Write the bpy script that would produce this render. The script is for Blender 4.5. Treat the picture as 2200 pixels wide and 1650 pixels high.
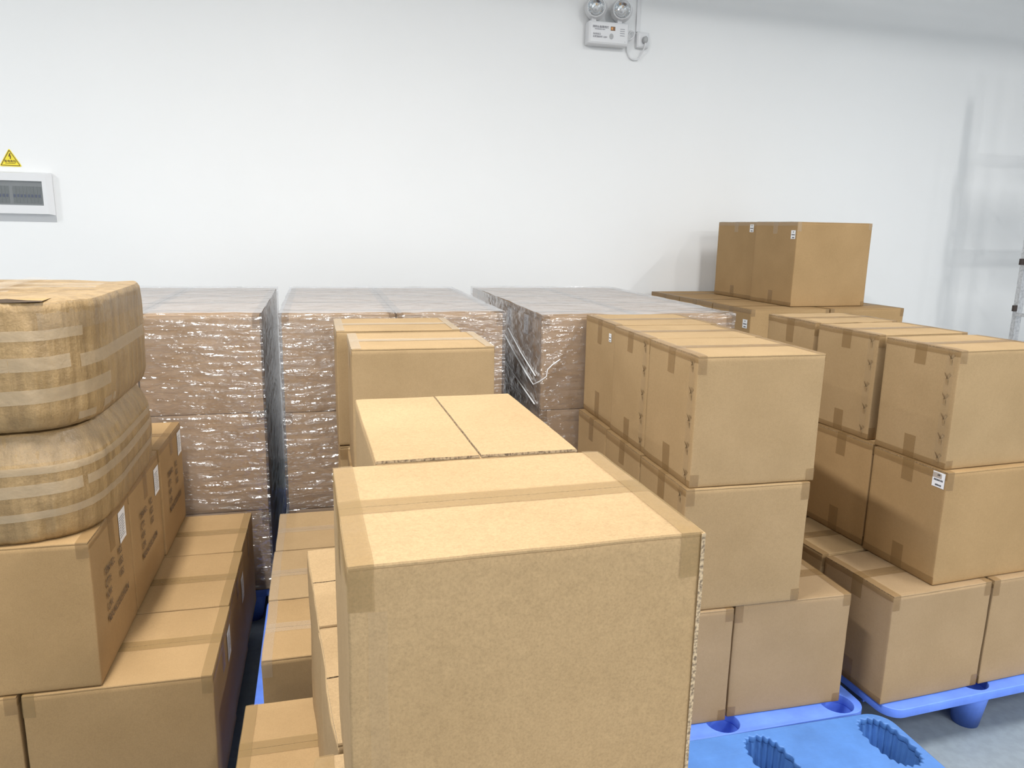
import bpy, bmesh, math, random
from mathutils import Vector, Matrix, noise
random.seed(7)
sc = bpy.context.scene
COL = sc.collection
for o in list(bpy.data.objects): bpy.data.objects.remove(o)

# ------------------------------------------------------------ camera
cd = bpy.data.cameras.new('camera'); cam = bpy.data.objects.new('camera', cd); COL.objects.link(cam)
FW = Vector((0.24529427, 0.947912, -0.20320817)); RT = Vector((0.96894678, -0.24646479, 0.0199311)); UP = RT.cross(FW)
cam.matrix_world = Matrix(((RT.x, UP.x, -FW.x, 0), (RT.y, UP.y, -FW.y, 0), (RT.z, UP.z, -FW.z, 1.5701), (0, 0, 0, 1)))
cd.sensor_width = 36; cd.lens = 1614.52 / 2200 * 36; cd.clip_start = .02
sc.camera = cam
sc.view_settings.view_transform = 'Standard'; sc.view_settings.look = 'None'
sc.view_settings.exposure = 0.75; sc.view_settings.gamma = 1
# ------------------------------------------------------------ world and lamps
wd = bpy.data.worlds.new('world'); sc.world = wd; wd.use_nodes = True
wd.node_tree.nodes['Background'].inputs[0].default_value = (.75, .86, 1, 1)
wd.node_tree.nodes['Background'].inputs[1].default_value = .25
WY = 5.12      # back wall
CZ = 3.75      # ceiling
TUBES = [  # x, y, length along x, length along y, watts   (strip luminaires under the ceiling)
    (-.6, 1.4, .12, 1.2, 80), (-.6, -2.0, .12, 1.2, 24),
    (2.3, 1.6, .12, 1.2, 30), (2.3, -1.8, .12, 1.2, 50),
    (4.9, 2.2, .12, 1.2, 24), (5.2, -1.6, .12, 1.2, 26),
    (-3.6, 2.6, .12, 1.2, 34), (-3.4, -2.0, .12, 1.2, 14),
    (4.0, -5.2, .12, 1.2, 150), (1.2, -5.6, .12, 1.2, 110), (6.5, -5.0, .12, 1.2, 60), (-2.6, -6.2, .12, 1.2, 50)]
for i, (x, y, lx, ly, w) in enumerate(TUBES):
    l = bpy.data.lights.new('strip_light', 'AREA'); l.shape = 'RECTANGLE'; l.size = lx; l.size_y = ly
    l.energy = w; l.color = (1, .985, .955)
    o = bpy.data.objects.new('strip_light', l); o.location = (x, y, 3.70); COL.objects.link(o)

# ------------------------------------------------------------ material helpers
def mat(name, base, rough=.6, metal=0, build=None, **kw):
    m = bpy.data.materials.new(name); m.use_nodes = True
    nt = m.node_tree; b = nt.nodes['Principled BSDF']
    b.inputs['Base Color'].default_value = (*base, 1); b.inputs['Roughness'].default_value = rough
    b.inputs['Metallic'].default_value = metal
    for k, v in kw.items(): b.inputs[k].default_value = v
    if build: build(nt, b)
    return m
def N(nt, t, **kw):
    n = nt.nodes.new(t)
    for k, v in kw.items():
        if k in n.inputs: n.inputs[k].default_value = v
        else: setattr(n, k, v)
    return n
def coords(nt, scale=(1, 1, 1), kind='Object', rnd=True):
    tc = N(nt, 'ShaderNodeTexCoord'); mp = N(nt, 'ShaderNodeMapping'); mp.inputs['Scale'].default_value = scale
    nt.links.new(tc.outputs[kind], mp.inputs['Vector'])
    if rnd:
        oi = N(nt, 'ShaderNodeObjectInfo'); mu = N(nt, 'ShaderNodeMath', operation='MULTIPLY'); mu.inputs[1].default_value = 37
        nt.links.new(oi.outputs['Random'], mu.inputs[0]); nt.links.new(mu.outputs[0], mp.inputs['Location'])
    return mp.outputs[0]
def ramp(nt, fac, stops):
    r = N(nt, 'ShaderNodeValToRGB'); e = r.color_ramp.elements
    while len(e) < len(stops): e.new(.5)
    for q, (p, c) in zip(e, stops): q.position = p; q.color = (*c, 1)
    nt.links.new(fac, r.inputs[0]); return r.outputs[0]
def mix(nt, a, b, fac, mode='MIX'):
    m = N(nt, 'ShaderNodeMix', data_type='RGBA', blend_type=mode)
    for s, v in ((m.inputs[0], fac), (m.inputs[6], a), (m.inputs[7], b)):
        if isinstance(v, (int, float)): s.default_value = v
        elif isinstance(v, tuple): s.default_value = (*v, 1)
        else: nt.links.new(v, s)
    return m.outputs[2]
def noi(nt, vec, scale, detail=3, rough=.55):
    n = N(nt, 'ShaderNodeTexNoise'); n.inputs['Scale'].default_value = scale; n.inputs['Detail'].default_value = detail
    n.inputs['Roughness'].default_value = rough; nt.links.new(vec, n.inputs['Vector']); return n.outputs['Fac']
def bump(nt, b, h, strength, dist=.002):
    n = N(nt, 'ShaderNodeBump'); n.inputs['Strength'].default_value = strength; n.inputs['Distance'].default_value = dist
    nt.links.new(h, n.inputs['Height']); nt.links.new(n.outputs[0], b.inputs['Normal'])

def card(name, c, fleck=.5):
    def f(nt, b):
        v = coords(nt); n1 = noi(nt, v, 330, 3, .75); n2 = noi(nt, v, 5, 3); n3 = noi(nt, v, 110, 2)
        n4 = noi(nt, coords(nt, (1, 1, .12)), 420, 1)
        d = tuple(q * (1 - .30 * fleck) for q in c); l = tuple(min(1, q * (1 + .22 * fleck)) for q in c)
        a = ramp(nt, n1, [(.33, d), (.5, c), (.68, l)])
        bb = ramp(nt, n3, [(.3, (.90, .89, .87)), (.65, (1.05, 1.05, 1.04))])
        cc = ramp(nt, n2, [(.3, (.93, .92, .90)), (.7, (1.05, 1.05, 1.06))])
        x = mix(nt, mix(nt, a, bb, fleck, 'MULTIPLY'), cc, 1.0, 'MULTIPLY')
        nt.links.new(x, b.inputs['Base Color'])
        bump(nt, b, n4, .12, .001)
    return mat(name, c, .78, build=f, **{'Specular IOR Level': .25})
CARD = card('kraft_board', (.375, .258, .134), .3)
CARD_NEAR = card('kraft_board_coarse', (.38, .262, .138), .45)
CARD_WARM = card('kraft_board_warm', (.365, .238, .113), .3)
CARD_GREY = card('kraft_board_greyish', (.355, .246, .138), .25)
CARD_WRAP = card('kraft_board_wrapped', (.52, .37, .235), .15)
def edge_f(nt, b):
    v = coords(nt); w = N(nt, 'ShaderNodeTexNoise'); w.inputs['Scale'].default_value = 260; nt.links.new(v, w.inputs['Vector'])
    nt.links.new(ramp(nt, w.outputs['Fac'], [(.35, (.16, .115, .075)), (.6, (.5, .38, .24))]), b.inputs['Base Color'])
def soft_f(nt, b):
    v = coords(nt); n1 = noi(nt, v, 300, 3, .7); n2 = noi(nt, v, 7, 3); n3 = noi(nt, coords(nt, (1, 1, .10)), 34, 3, .6); n4 = noi(nt, v, 22, 4, .6)
    c = (.315, .212, .100)
    x = mix(nt, ramp(nt, n1, [(.33, tuple(q * .88 for q in c)), (.67, tuple(q * 1.1 for q in c))]), ramp(nt, n3, [(.38, (.84, .83, .82)), (.5, (1, 1, 1)), (.62, (1.12, 1.12, 1.12))]), 1, 'MULTIPLY')
    nt.links.new(mix(nt, x, ramp(nt, n2, [(.3, (.9, .89, .88)), (.7, (1.06, 1.06, 1.06))]), 1, 'MULTIPLY'), b.inputs['Base Color'])
    ad = N(nt, 'ShaderNodeMath', operation='MULTIPLY_ADD'); nt.links.new(n3, ad.inputs[0]); ad.inputs[1].default_value = 1.2; nt.links.new(n4, ad.inputs[2])
    bump(nt, b, ad.outputs[0], .75, .006)
CARD_SOFT = mat('creased_taped_board', (.3, .2, .1), .42, build=soft_f, **{'Specular IOR Level': .4})
EDGE = mat('corrugated_edge', (.4, .3, .18), .9, build=edge_f)
def tape_mat(name, c, alpha, rough, bs=.5):
    def f(nt, b):
        v = coords(nt); n1 = noi(nt, v, 40, 4, .6)
        bump(nt, b, n1, bs, .004)
        b.inputs['Alpha'].default_value = alpha
    return mat(name, c, rough, build=f, **{'Specular IOR Level': .65})
TAPE = tape_mat('brown_packing_tape', (.31, .19, .08), .42, .24)
TAPE_TAN = tape_mat('tan_packing_tape', (.345, .225, .09), .40, .28, .3)
TAPE_PALE_GLARE = tape_mat('pale_glare_packing_tape', (.56, .44, .29), .5, .28)  # pale bands on bulging cartons; on the middle column, tape glare put into colour
TAPE_CLEAR = tape_mat('clear_packing_tape', (.60, .50, .38), .22, .14, 1.0)
TAPE_JOINT = tape_mat('faint_clear_tape', (.50, .38, .24), .12, .3, .1)
WHITE_PAPER = mat('label_paper', (.82, .83, .85), .6)
INK = mat('black_ink', (.035, .033, .035), .7)
INK_SOFT = mat('faded_brown_print', (.15, .10, .06), .8)
INK_GREY = mat('grey_print', (.28, .28, .31), .8)
PLASTIC = mat('white_plastic', (.74, .75, .77), .35)
PLASTIC_G = mat('grey_plastic', (.42, .43, .44), .45)
CHROME = mat('chrome_reflector', (.78, .79, .8), .12, 1)
GALV = mat('galvanised_steel', (.62, .63, .65), .42, .55, build=lambda nt, b: nt.links.new(ramp(nt, noi(nt, coords(nt), 60, 3), [(.3, (.5, .51, .53)), (.7, (.74, .75, .77))]), b.inputs['Base Color']))
DARKCLIP = mat('dark_brown_rubber', (.05, .035, .03), .6)
YEL = mat('sign_yellow', (.86, .72, .045), .45)
SBLK = mat('sign_brown_black', (.13, .07, .03), .5)
def blue(name, c, r):
    def f(nt, b):
        v = coords(nt); n = noi(nt, v, 9, 5, .65); n2 = noi(nt, coords(nt, (3, 22, 1)), 6, 4, .7)
        x = mix(nt, ramp(nt, n, [(.3, tuple(q * .84 for q in c)), (.7, tuple(min(1, q * 1.12) for q in c))]),
                ramp(nt, n2, [(.55, (1, 1, 1)), (.78, (1.35, 1.2, 1.08))]), .6, 'MULTIPLY')
        nt.links.new(x, b.inputs['Base Color'])
        bump(nt, b, noi(nt, v, 150, 2), .12, .001)
    return mat(name, c, r, build=f)
BLUE = blue('royal_blue_plastic', (.13, .26, .86), .42)
BLUE2 = blue('steel_blue_plastic', (.07, .19, .50), .5)
def film_mat():
    m = bpy.data.materials.new('stretch_film'); m.use_nodes = True; nt = m.node_tree; nt.nodes.clear()
    out = N(nt, 'ShaderNodeOutputMaterial')
    v = coords(nt, (8, 14, 44)); n1 = noi(nt, v, 1.0, 2, .45)
    v2 = coords(nt, (22, 22, 40)); n2 = noi(nt, v2, 1.0, 2, .5)
    ad = N(nt, 'ShaderNodeMath', operation='MULTIPLY_ADD'); nt.links.new(n2, ad.inputs[0]); ad.inputs[1].default_value = .55; nt.links.new(n1, ad.inputs[2])
    gm = N(nt, 'ShaderNodeNewGeometry'); sp = N(nt, 'ShaderNodeSeparateXYZ'); nt.links.new(gm.outputs['Normal'], sp.inputs[0])
    ab = N(nt, 'ShaderNodeMath', operation='ABSOLUTE'); nt.links.new(sp.outputs['Y'], ab.inputs[0])
    st = N(nt, 'ShaderNodeMapRange'); st.inputs['To Min'].default_value = .26; st.inputs['To Max'].default_value = 1.0; nt.links.new(ab.outputs[0], st.inputs['Value'])
    bp = N(nt, 'ShaderNodeBump'); nt.links.new(st.outputs[0], bp.inputs['Strength']); bp.inputs['Distance'].default_value = .022
    nt.links.new(ad.outputs[0], bp.inputs['Height'])
    gl = N(nt, 'ShaderNodeBsdfGlossy'); gl.inputs['Roughness'].default_value = .15; nt.links.new(bp.outputs[0], gl.inputs['Normal'])
    gl.inputs['Color'].default_value = (.92, .92, .93, 1)
    tr = N(nt, 'ShaderNodeBsdfTransparent'); tr.inputs['Color'].default_value = (.95, .95, .96, 1)
    df = N(nt, 'ShaderNodeBsdfDiffuse'); df.inputs['Color'].default_value = (.78, .80, .84, 1)
    fr = N(nt, 'ShaderNodeFresnel'); fr.inputs['IOR'].default_value = 1.55; nt.links.new(bp.outputs[0], fr.inputs['Normal'])
    mu = N(nt, 'ShaderNodeMath', operation='MULTIPLY_ADD', use_clamp=True); mu.inputs[1].default_value = 2.0; mu.inputs[2].default_value = .03
    nt.links.new(fr.outputs[0], mu.inputs[0])
    mn = N(nt, 'ShaderNodeMath', operation='MINIMUM'); mn.inputs[1].default_value = .58; nt.links.new(mu.outputs[0], mn.inputs[0])
    m1 = N(nt, 'ShaderNodeMixShader'); nt.links.new(mn.outputs[0], m1.inputs[0]); nt.links.new(tr.outputs[0], m1.inputs[1]); nt.links.new(gl.outputs[0], m1.inputs[2])
    n3 = noi(nt, coords(nt, (3, 3, 14)), 3, 3)
    rr = N(nt, 'ShaderNodeMapRange'); rr.inputs['From Min'].default_value = .3; rr.inputs['From Max'].default_value = .75
    rr.inputs['To Min'].default_value = .02; rr.inputs['To Max'].default_value = .12; nt.links.new(n3, rr.inputs['Value'])
    m2 = N(nt, 'ShaderNodeMixShader'); nt.links.new(rr.outputs[0], m2.inputs[0]); nt.links.new(m1.outputs[0], m2.inputs[1]); nt.links.new(df.outputs[0], m2.inputs[2])
    nt.links.new(m2.outputs[0], out.inputs[0]); return m
FILM = film_mat()

# ------------------------------------------------------------ object helpers
def tag(o, label=None, cat=None, group=None, kind=None):
    if label: o['label'] = label
    if cat: o['category'] = cat
    if group: o['group'] = group
    if kind: o['kind'] = kind
    return o
def empty(name, loc, rz, label, cat, group=None):
    o = bpy.data.objects.new(name, None); o.empty_display_size = .05; COL.objects.link(o)
    o.location = loc; o.rotation_euler = (0, 0, rz); return tag(o, label, cat, group)
def link(name, bm, m, parent=None, smooth=False):
    me = bpy.data.meshes.new(name); bm.to_mesh(me); bm.free()
    for mm in (m if isinstance(m, (list, tuple)) else [m]): me.materials.append(mm)
    if smooth:
        for p in me.polygons: p.use_smooth = True
    o = bpy.data.objects.new(name, me); COL.objects.link(o)
    if parent is not None: o.parent = parent
    return o
def bx(bm, x0, x1, y0, y1, z0, z1, bev=0, mi=0):
    r = bmesh.ops.create_cube(bm, size=1)
    for v in r['verts']:
        v.co = Vector((x0 + (v.co.x + .5) * (x1 - x0), y0 + (v.co.y + .5) * (y1 - y0), z0 + (v.co.z + .5) * (z1 - z0)))
    fs = list({f for v in r['verts'] for f in v.link_faces})
    for f in fs: f.material_index = mi
    if bev:
        es = list({e for f in fs for e in f.edges})
        bmesh.ops.bevel(bm, geom=es, offset=bev, segments=2, affect='EDGES', profile=.6)
def box_obj(name, m, parent, dims, bev=0):
    bm = bmesh.new(); bx(bm, *dims, bev); return link(name, bm, m, parent)
def tube(bm, pts, r, n=8):
    rings = []
    for i, p in enumerate(pts):
        a = Vector(pts[max(i - 1, 0)]); b = Vector(pts[min(i + 1, len(pts) - 1)]); t = (b - a).normalized()
        u = t.orthogonal().normalized(); w = t.cross(u)
        if rings and i:
            u = (pu - t * pu.dot(t)).normalized(); w = t.cross(u)
        pu = u
        rings.append([bm.verts.new(Vector(p) + (u * math.cos(2 * math.pi * k / n) + w * math.sin(2 * math.pi * k / n)) * r) for k in range(n)])
    for a, b in zip(rings, rings[1:]):
        for k in range(n): bm.faces.new((a[k], a[(k + 1) % n], b[(k + 1) % n], b[k]))
    bm.faces.new(rings[0][::-1]); bm.faces.new(rings[-1])
def lathe(bm, prof, n=24, M=Matrix(), cap=True):
    rings = [[bm.verts.new(M @ Vector((r * math.cos(2 * math.pi * k / n), r * math.sin(2 * math.pi * k / n), z))) for k in range(n)] for r, z in prof]
    for a, b in zip(rings, rings[1:]):
        for k in range(n): bm.faces.new((a[k], a[(k + 1) % n], b[(k + 1) % n], b[k]))
    if cap:
        bm.faces.new(rings[0][::-1]); bm.faces.new(rings[-1])
def text_mesh(name, body, size, m, parent, M, align='LEFT', bold=0, squeeze=1.0):
    cu = bpy.data.curves.new(name, 'FONT'); cu.body = body; cu.size = size; cu.align_x = align; cu.offset = bold; cu.extrude = .00015
    t = bpy.data.objects.new(name, cu); COL.objects.link(t)
    bpy.context.view_layer.update()
    me = bpy.data.meshes.new_from_object(t.evaluated_get(bpy.context.evaluated_depsgraph_get()))
    bpy.data.objects.remove(t); bpy.data.curves.remove(cu)
    for v in me.vertices: v.co.x *= squeeze
    me.transform(M); me.materials.clear(); me.materials.append(m)
    o = bpy.data.objects.new(name, me); COL.objects.link(o); o.parent = parent; return o
def curve_plate(loops, half, bevel=0):
    cu = bpy.data.curves.new('plate', 'CURVE'); cu.dimensions = '2D'; cu.fill_mode = 'BOTH'; cu.extrude = half; cu.bevel_depth = bevel; cu.bevel_resolution = 1
    for lp in loops:
        s = cu.splines.new('POLY'); s.points.add(len(lp) - 1)
        for p, q in zip(s.points, lp): p.co = (q[0], q[1], 0, 1)
        s.use_cyclic_u = True
    t = bpy.data.objects.new('plate', cu); COL.objects.link(t); bpy.context.view_layer.update()
    me = bpy.data.meshes.new_from_object(t.evaluated_get(bpy.context.evaluated_depsgraph_get()))
    bpy.data.objects.remove(t); bpy.data.curves.remove(cu)
    bm = bmesh.new(); bm.from_mesh(me); bpy.data.meshes.remove(me); return bm

# ------------------------------------------------------------ cartons
def lin(a, b, n): return [a + (b - a) * i / n for i in range(n + 1)]
FACES = {'F': lambda a, b: Vector((a, -1, b)), 'B': lambda a, b: Vector((-a, 1, b)), 'L': lambda a, b: Vector((-1, -a, b)),
         'R': lambda a, b: Vector((1, a, b)), 'T': lambda a, b: Vector((a, b, 1)), 'D': lambda a, b: Vector((a, -b, -1))}
class Shape:
    """rounded slightly bulging carton of half sizes hx,hy and height h (origin at base centre)"""
    def __init__(s, w, d, h, seed, r=.003, bulge=.001, wob=.0012, lean=(0, 0)):
        s.h = Vector((w / 2, d / 2, h / 2)); s.seed = seed; s.r = r; s.b = bulge; s.w = wob; s.lean = lean
    def pos(s, q, off=0):       # q in -1..1 cube surface coordinates
        p = Vector((q.x * s.h.x, q.y * s.h.y, q.z * s.h.z))
        c = Vector([max(-(s.h[i] - s.r), min(s.h[i] - s.r, p[i])) for i in range(3)])
        n = p - c
        n = n.normalized() if n.length > 1e-9 else Vector((0, 0, 1))
        p = c + n * (s.r + off)
        ax = max(range(3), key=lambda i: abs(q[i]))
        u, v = [q[i] for i in range(3) if i != ax]
        k = (1 - min(1, abs(u)) ** 2) * (1 - min(1, abs(v)) ** 2) * s.b
        dz = Vector((0, 0, 0)); dz[ax] = k if q[ax] > 0 else -k
        if ax == 2: dz *= -.5 if q.z > 0 else 0
        w = noise.noise_vector(Vector((q.x * 1.3, q.y * 1.3, q.z * 1.3)) + Vector((s.seed * 7.3, 3.1, s.seed))) * s.w
        w2 = noise.noise_vector(Vector((q.x * 5, q.y * 5, q.z * 5)) + Vector((s.seed * 3.3, 9.1, s.seed))) * s.w * .45
        sft = w + w2
        if q.z > .999: sft.z = -abs(sft.z)
        p = p + dz + sft
        if q.z <= -.999: p.z = -s.h.z
        p.x += s.lean[0] * (q.z + 1) / 2; p.y += s.lean[1] * (q.z + 1) / 2
        p.z += s.h.z
        return p
    def patch(s, bm, face, u0, u1, v0, v1, nu, nv, off=0, mi=0, us=None, vs=None):
        us = us or lin(u0, u1, nu); vs = vs or lin(v0, v1, nv); f = FACES[face]
        g = [[bm.verts.new(s.pos(f(u, v), off)) for v in vs] for u in us]
        for i in range(len(us) - 1):
            for j in range(len(vs) - 1):
                fc = bm.faces.new((g[i][j], g[i + 1][j], g[i + 1][j + 1], g[i][j + 1])); fc.material_index = mi
def edges_params(n, e=.985):
    return [-1, -e] + lin(-.93, .93, n) + [e, 1]
def carton(x, y, z0, w, d, h, yaw, label, group=None, m=None, seam='x', tape=None, ends='LR', front_tabs='LR', seed=None,
           res=9, gap=.0014, crimp=None, stickers=(), lean=(0, 0), bulge=.001, tape_bot=False, lift=0, flaps=True, botm=None, wob=.0012):
    """x,y = front left corner of the footprint"""
    a = math.radians(yaw); seed = random.random() * 50 if seed is None else seed
    m = m or CARD; g = .0028
    cx = x + math.cos(a) * w / 2 - math.sin(a) * d / 2; cy = y + math.sin(a) * w / 2 + math.cos(a) * d / 2
    root = empty('cardboard_box', (cx, cy, z0), a, label, 'box', group)
    w -= 2 * g; d -= 2 * g; h -= .002; ft = .0045 if flaps else 0
    S = Shape(w, d, h - ft, seed, bulge=bulge, lean=lean, wob=wob)
    bm = bmesh.new(); ps = edges_params(res)
    for f in 'FBLRTD': S.patch(bm, f, 0, 0, 0, 0, 0, 0, us=ps, vs=ps)
    bmesh.ops.remove_doubles(bm, verts=bm.verts, dist=1e-5)
    link('carton_body', bm, m, root, True)
    # two outer flaps with their cut corrugated ends, separated by the seam
    if flaps:
        for sgn in (-1, 1):
            bm = bmesh.new(); ins = .0012; hw, hd = w / 2 + .0005, d / 2 + .0005
            L = (hw if seam == 'x' else hd); Wd = (hd if seam == 'x' else hw)
            n = res + 3; us = lin(-L + ins, L - ins, n); vs = [gap / 2] + lin(Wd * .06, Wd * .9, 4) + [Wd - .0015, Wd]
            top = []; bot = []
            for u in us:
                rt = []; rb = []
                for j, v in enumerate(vs):
                    X, Y = (u, v * sgn) if seam == 'x' else (v * sgn, u)
                    q = Vector((max(-1, min(1, X / S.h.x)), max(-1, min(1, Y / S.h.y)), 1))
                    p = S.pos(q); dx = p.x - q.x * S.h.x - lean[0]; dy = p.y - q.y * S.h.y - lean[1]
                    zz = p.z - .0 + lift * (1 - (j / (len(vs) - 1)) ** 1.5) * (1 if abs(u) < L * .99 else 1.15)
                    edge = 1 if j == len(vs) - 1 else 0
                    rt.append(bm.verts.new((X + lean[0] + dx * .6, Y + lean[1] + dy * .6, zz + ft - edge * .0015)))
                    rb.append(bm.verts.new((X + lean[0] + dx * .6, Y + lean[1] + dy * .6, zz + .0007)))
                top.append(rt); bot.append(rb)
            for i in range(n):
                for j in range(len(vs) - 1):
                    bm.faces.new((top[i][j], top[i + 1][j], top[i + 1][j + 1], top[i][j + 1])); bm.faces.new((bot[i][j], bot[i][j + 1], bot[i + 1][j + 1], bot[i + 1][j]))
                for j in (0, -1):
                    f = bm.faces.new((top[i][j], bot[i][j], bot[i + 1][j], top[i + 1][j])); f.material_index = 1 if j == 0 else 0
            for i in (0, -1):
                for j in range(len(vs) - 1):
                    f = bm.faces.new((top[i][j], bot[i][j], bot[i][j + 1], top[i][j + 1])); f.material_index = 1
            bmesh.ops.recalc_face_normals(bm, faces=bm.faces)
            link('top_flap', bm, [m, EDGE], root, False)
    # tapes follow the outer skin
    T = Shape(w, d, h, seed, bulge=bulge, lean=lean, wob=wob); T.r = .003; off = .0012
    sx = lambda v: v / (w / 2); sy = lambda v: v / (d / 2); sz = lambda v: v / (h / 2)
    tw = .022
    if tape:
        tm = tape
        if seam == 'x' or seam == 'y':
            bm = bmesh.new(); dz = .075 + random.uniform(-.012, .02)
            TF = ('L', 'R') if seam == 'x' else ('F', 'B'); ss_ = sy if seam == 'x' else sx
            if seam == 'x': T.patch(bm, 'T', -1, 1, sy(-tw), sy(tw), 22, 2, off)
            else: T.patch(bm, 'T', sx(-tw), sx(tw), -1, 1, 2, 12, off)
            for fc in TF: T.patch(bm, fc, ss_(-tw), ss_(tw), 1 - sz(dz), 1, 2, 4, off)
            bmesh.ops.remove_doubles(bm, verts=bm.verts, dist=3e-4)
            link('seam_tape', bm, tm, root)
            if tape_bot:
                for fc in TF:
                    bm = bmesh.new(); T.patch(bm, fc, ss_(-tw), ss_(tw), -1, -1 + sz(dz + .01), 3, 4, off)
                    link('bottom_tape', bm, botm or tm, root)
        tz = .045; o2 = off + .0007
        for e in ends:
            bm = bmesh.new(); dr = random.uniform(.018, .028)
            u0, u1 = ((-1, -1 + sx(.026)) if e == 'L' else (1 - sx(.026), 1))
            T.patch(bm, 'T', u0, u1, -1, 1, 2, 20, o2)
            T.patch(bm, e, -1, 1, 1 - sz(dr), 1, 12, 2, o2)
            if e in front_tabs: T.patch(bm, 'F', u0, u1, 1 - sz(tz + random.uniform(-.008, .012)), 1, 2, 2, o2)
            bmesh.ops.remove_doubles(bm, verts=bm.verts, dist=6e-4)
            link('edge_tape', bm, tm, root)
            if tape_bot:
                bm = bmesh.new()
                T.patch(bm, e, -1, 1, -1, -1 + sz(dr), 12, 2, o2)
                if random.random() < .7: T.patch(bm, 'F', u0, u1, -1, -1 + sz(tz * random.uniform(.6, 1)), 2, 2, o2)
                bmesh.ops.remove_doubles(bm, verts=bm.verts, dist=6e-4)
                link('bottom_edge_tape', bm, botm or tm, root)
    if crimp:   # torn paper nicks of the glued joint down the left end, near the front corner
        k = crimp
        for i in range(k):
            bm = bmesh.new()
            zc = h * (.10 + .86 * i / (k - 1)) * .98; yc = -d / 2 + .030 + random.uniform(-.004, .004)
            def P(dy, dz_, o): 
                p = T.pos(Vector((-1, (yc + dy) / (d / 2), (zc + dz_) / (h / 2) - 1)), 0); return bm.verts.new((p.x - o, p.y, p.z))
            for s in (-1, 1):
                a0 = P(.000, -.010, .0004); a1 = P(s * .012, .004, .0004); a2 = P(s * .009, .012, .006); a3 = P(s * .002, .004, .0025)
                bm.faces.new((a0, a1, a2)); bm.faces.new((a0, a2, a3)); bm.faces.new((a1, a2, a3))
            a0 = P(-.004, -.028, .0004); a1 = P(.005, -.026, .0004); a2 = P(.003, -.008, .004); a3 = P(-.004, -.008, .003)
            bm.faces.new((a0, a1, a2, a3)); a4 = P(.004, -.003, .0003); bm.faces.new((a1, a4, a2))
            bmesh.ops.remove_doubles(bm, verts=bm.verts, dist=4e-4)
            link('joint_nick', bm, m, root, True)
        bm = bmesh.new()
        T.patch(bm, 'L', 1 - sy(.045), 1 - sy(.016), -1, 1, 2, 16, off)
        link('joint_tape', bm, TAPE_JOINT, root, True)
    for (face, u, v, sw, sh, kind) in stickers:   # u across the face from its left edge, v above the base (centre)
        r2 = bmesh.new()
        if face == 'L': uu, hu = u / (d / 2) - 1, sw / d; 
        elif face == 'R': uu, hu = u / (d / 2) - 1, sw / d
        else: uu, hu = u / (w / 2) - 1, sw / w
        vv, hv = v / (h / 2) - 1, sh / h
        T.patch(r2, face, uu - hu, uu + hu, vv - hv, vv + hv, 3, 3, off + .0004)
        lab = link('shipping_label', r2, WHITE_PAPER, root); tag(lab, 'small white paper label with printed lines')
        r3 = bmesh.new(); rr = random.Random(int(u * 1e4) + 3)
        rows = 3 if kind == 's' else 9
        for i in range(rows):
            vy = vv + hv * (.62 - 1.3 * i / max(1, rows - 1)); t = hv * (.13 if kind == 's' else .035)
            if kind == 's': spans = [(-.22, .22)] if i == 0 else ([(-.75, .75)] if i == 1 else [(-.45, .55)])
            else: spans = [(-.85, rr.uniform(.1, .8))] if i in (0, 1, 7, 8) else [(-.85, -.45), (-.3, .4 + rr.uniform(0, .4))]
            for (s0, s1) in spans:
                xx = s0
                while xx < s1:
                    ww = rr.uniform(.05, .12)
                    T.patch(r3, face, uu + hu * xx, uu + hu * min(s1, xx + ww), vy - t, vy + t * rr.uniform(.5, 1), 1, 1, off + .0009); xx += ww + .035
        link('label_print', r3, INK if kind == 's' else INK_GREY, lab)
    return root

# ================================================================= SETTING
def wall_f(nt, b):
    v = coords(nt, rnd=False); n = noi(nt, v, .8, 4); nt.links.new(ramp(nt, n, [(.3, (.825, .84, .85)), (.7, (.855, .868, .878))]), b.inputs['Base Color'])
    bump(nt, b, noi(nt, v, 90, 2), .04, .001)
WALL = mat('white_wall_paint', (.83, .845, .86), .62, build=wall_f)
CEIL = mat('ceiling_panel_white', (.84, .84, .84), .8)
def floor_f(nt, b):
    v = coords(nt, rnd=False); n = noi(nt, v, 1.3, 5); n2 = noi(nt, v, 35, 3)
    nt.links.new(mix(nt, ramp(nt, n, [(.3, (.20, .24, .275)), (.7, (.245, .285, .315))]), ramp(nt, n2, [(.4, (.93, .93, .93)), (.6, (1.04, 1.04, 1.04))]), 1, 'MULTIPLY'), b.inputs['Base Color'])
FLOOR = mat('blue_grey_epoxy_floor', (.35, .41, .46), .38, build=floor_f)
X0, X1, Y0 = -6, 8, -9
def slab(name, m, dims):
    o = box_obj(name, m, None, dims); o['kind'] = 'structure'; return o
slab('floor', FLOOR, (X0, X1, Y0, WY + .1, -.1, 0))
slab('ceiling', CEIL, (X0, X1, Y0, WY + .1, CZ, CZ + .1))
slab('wall_back', WALL, (X0, X1, WY, WY + .1, 0, CZ))
slab('wall_left', WALL, (X0 - .1, X0, Y0, WY + .1, 0, CZ))
slab('wall_right', WALL, (X1, X1 + .1, Y0, WY + .1, 0, CZ))
slab('wall_front', WALL, (X0, X1, Y0 - .1, Y0, 0, CZ))
# unseen pipe run added under the ceiling to shade a band of the wall
bm = bmesh.new(); tube(bm, [(1.4, 4.1, 3.285), (X1 - .01, 4.1, 3.285)], .055, 16)
o = link('shadow_pipe', bm, PLASTIC_G, None, True); tag(o, 'unseen grey pipe added under the ceiling to shade the back wall', 'pipe')
for px in (1.6, 4, 6.6):
    box_obj('shadow_pipe_hanger', GALV, o, (px - .015, px + .015, 4.095, 4.105, 3.33, CZ))

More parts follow.
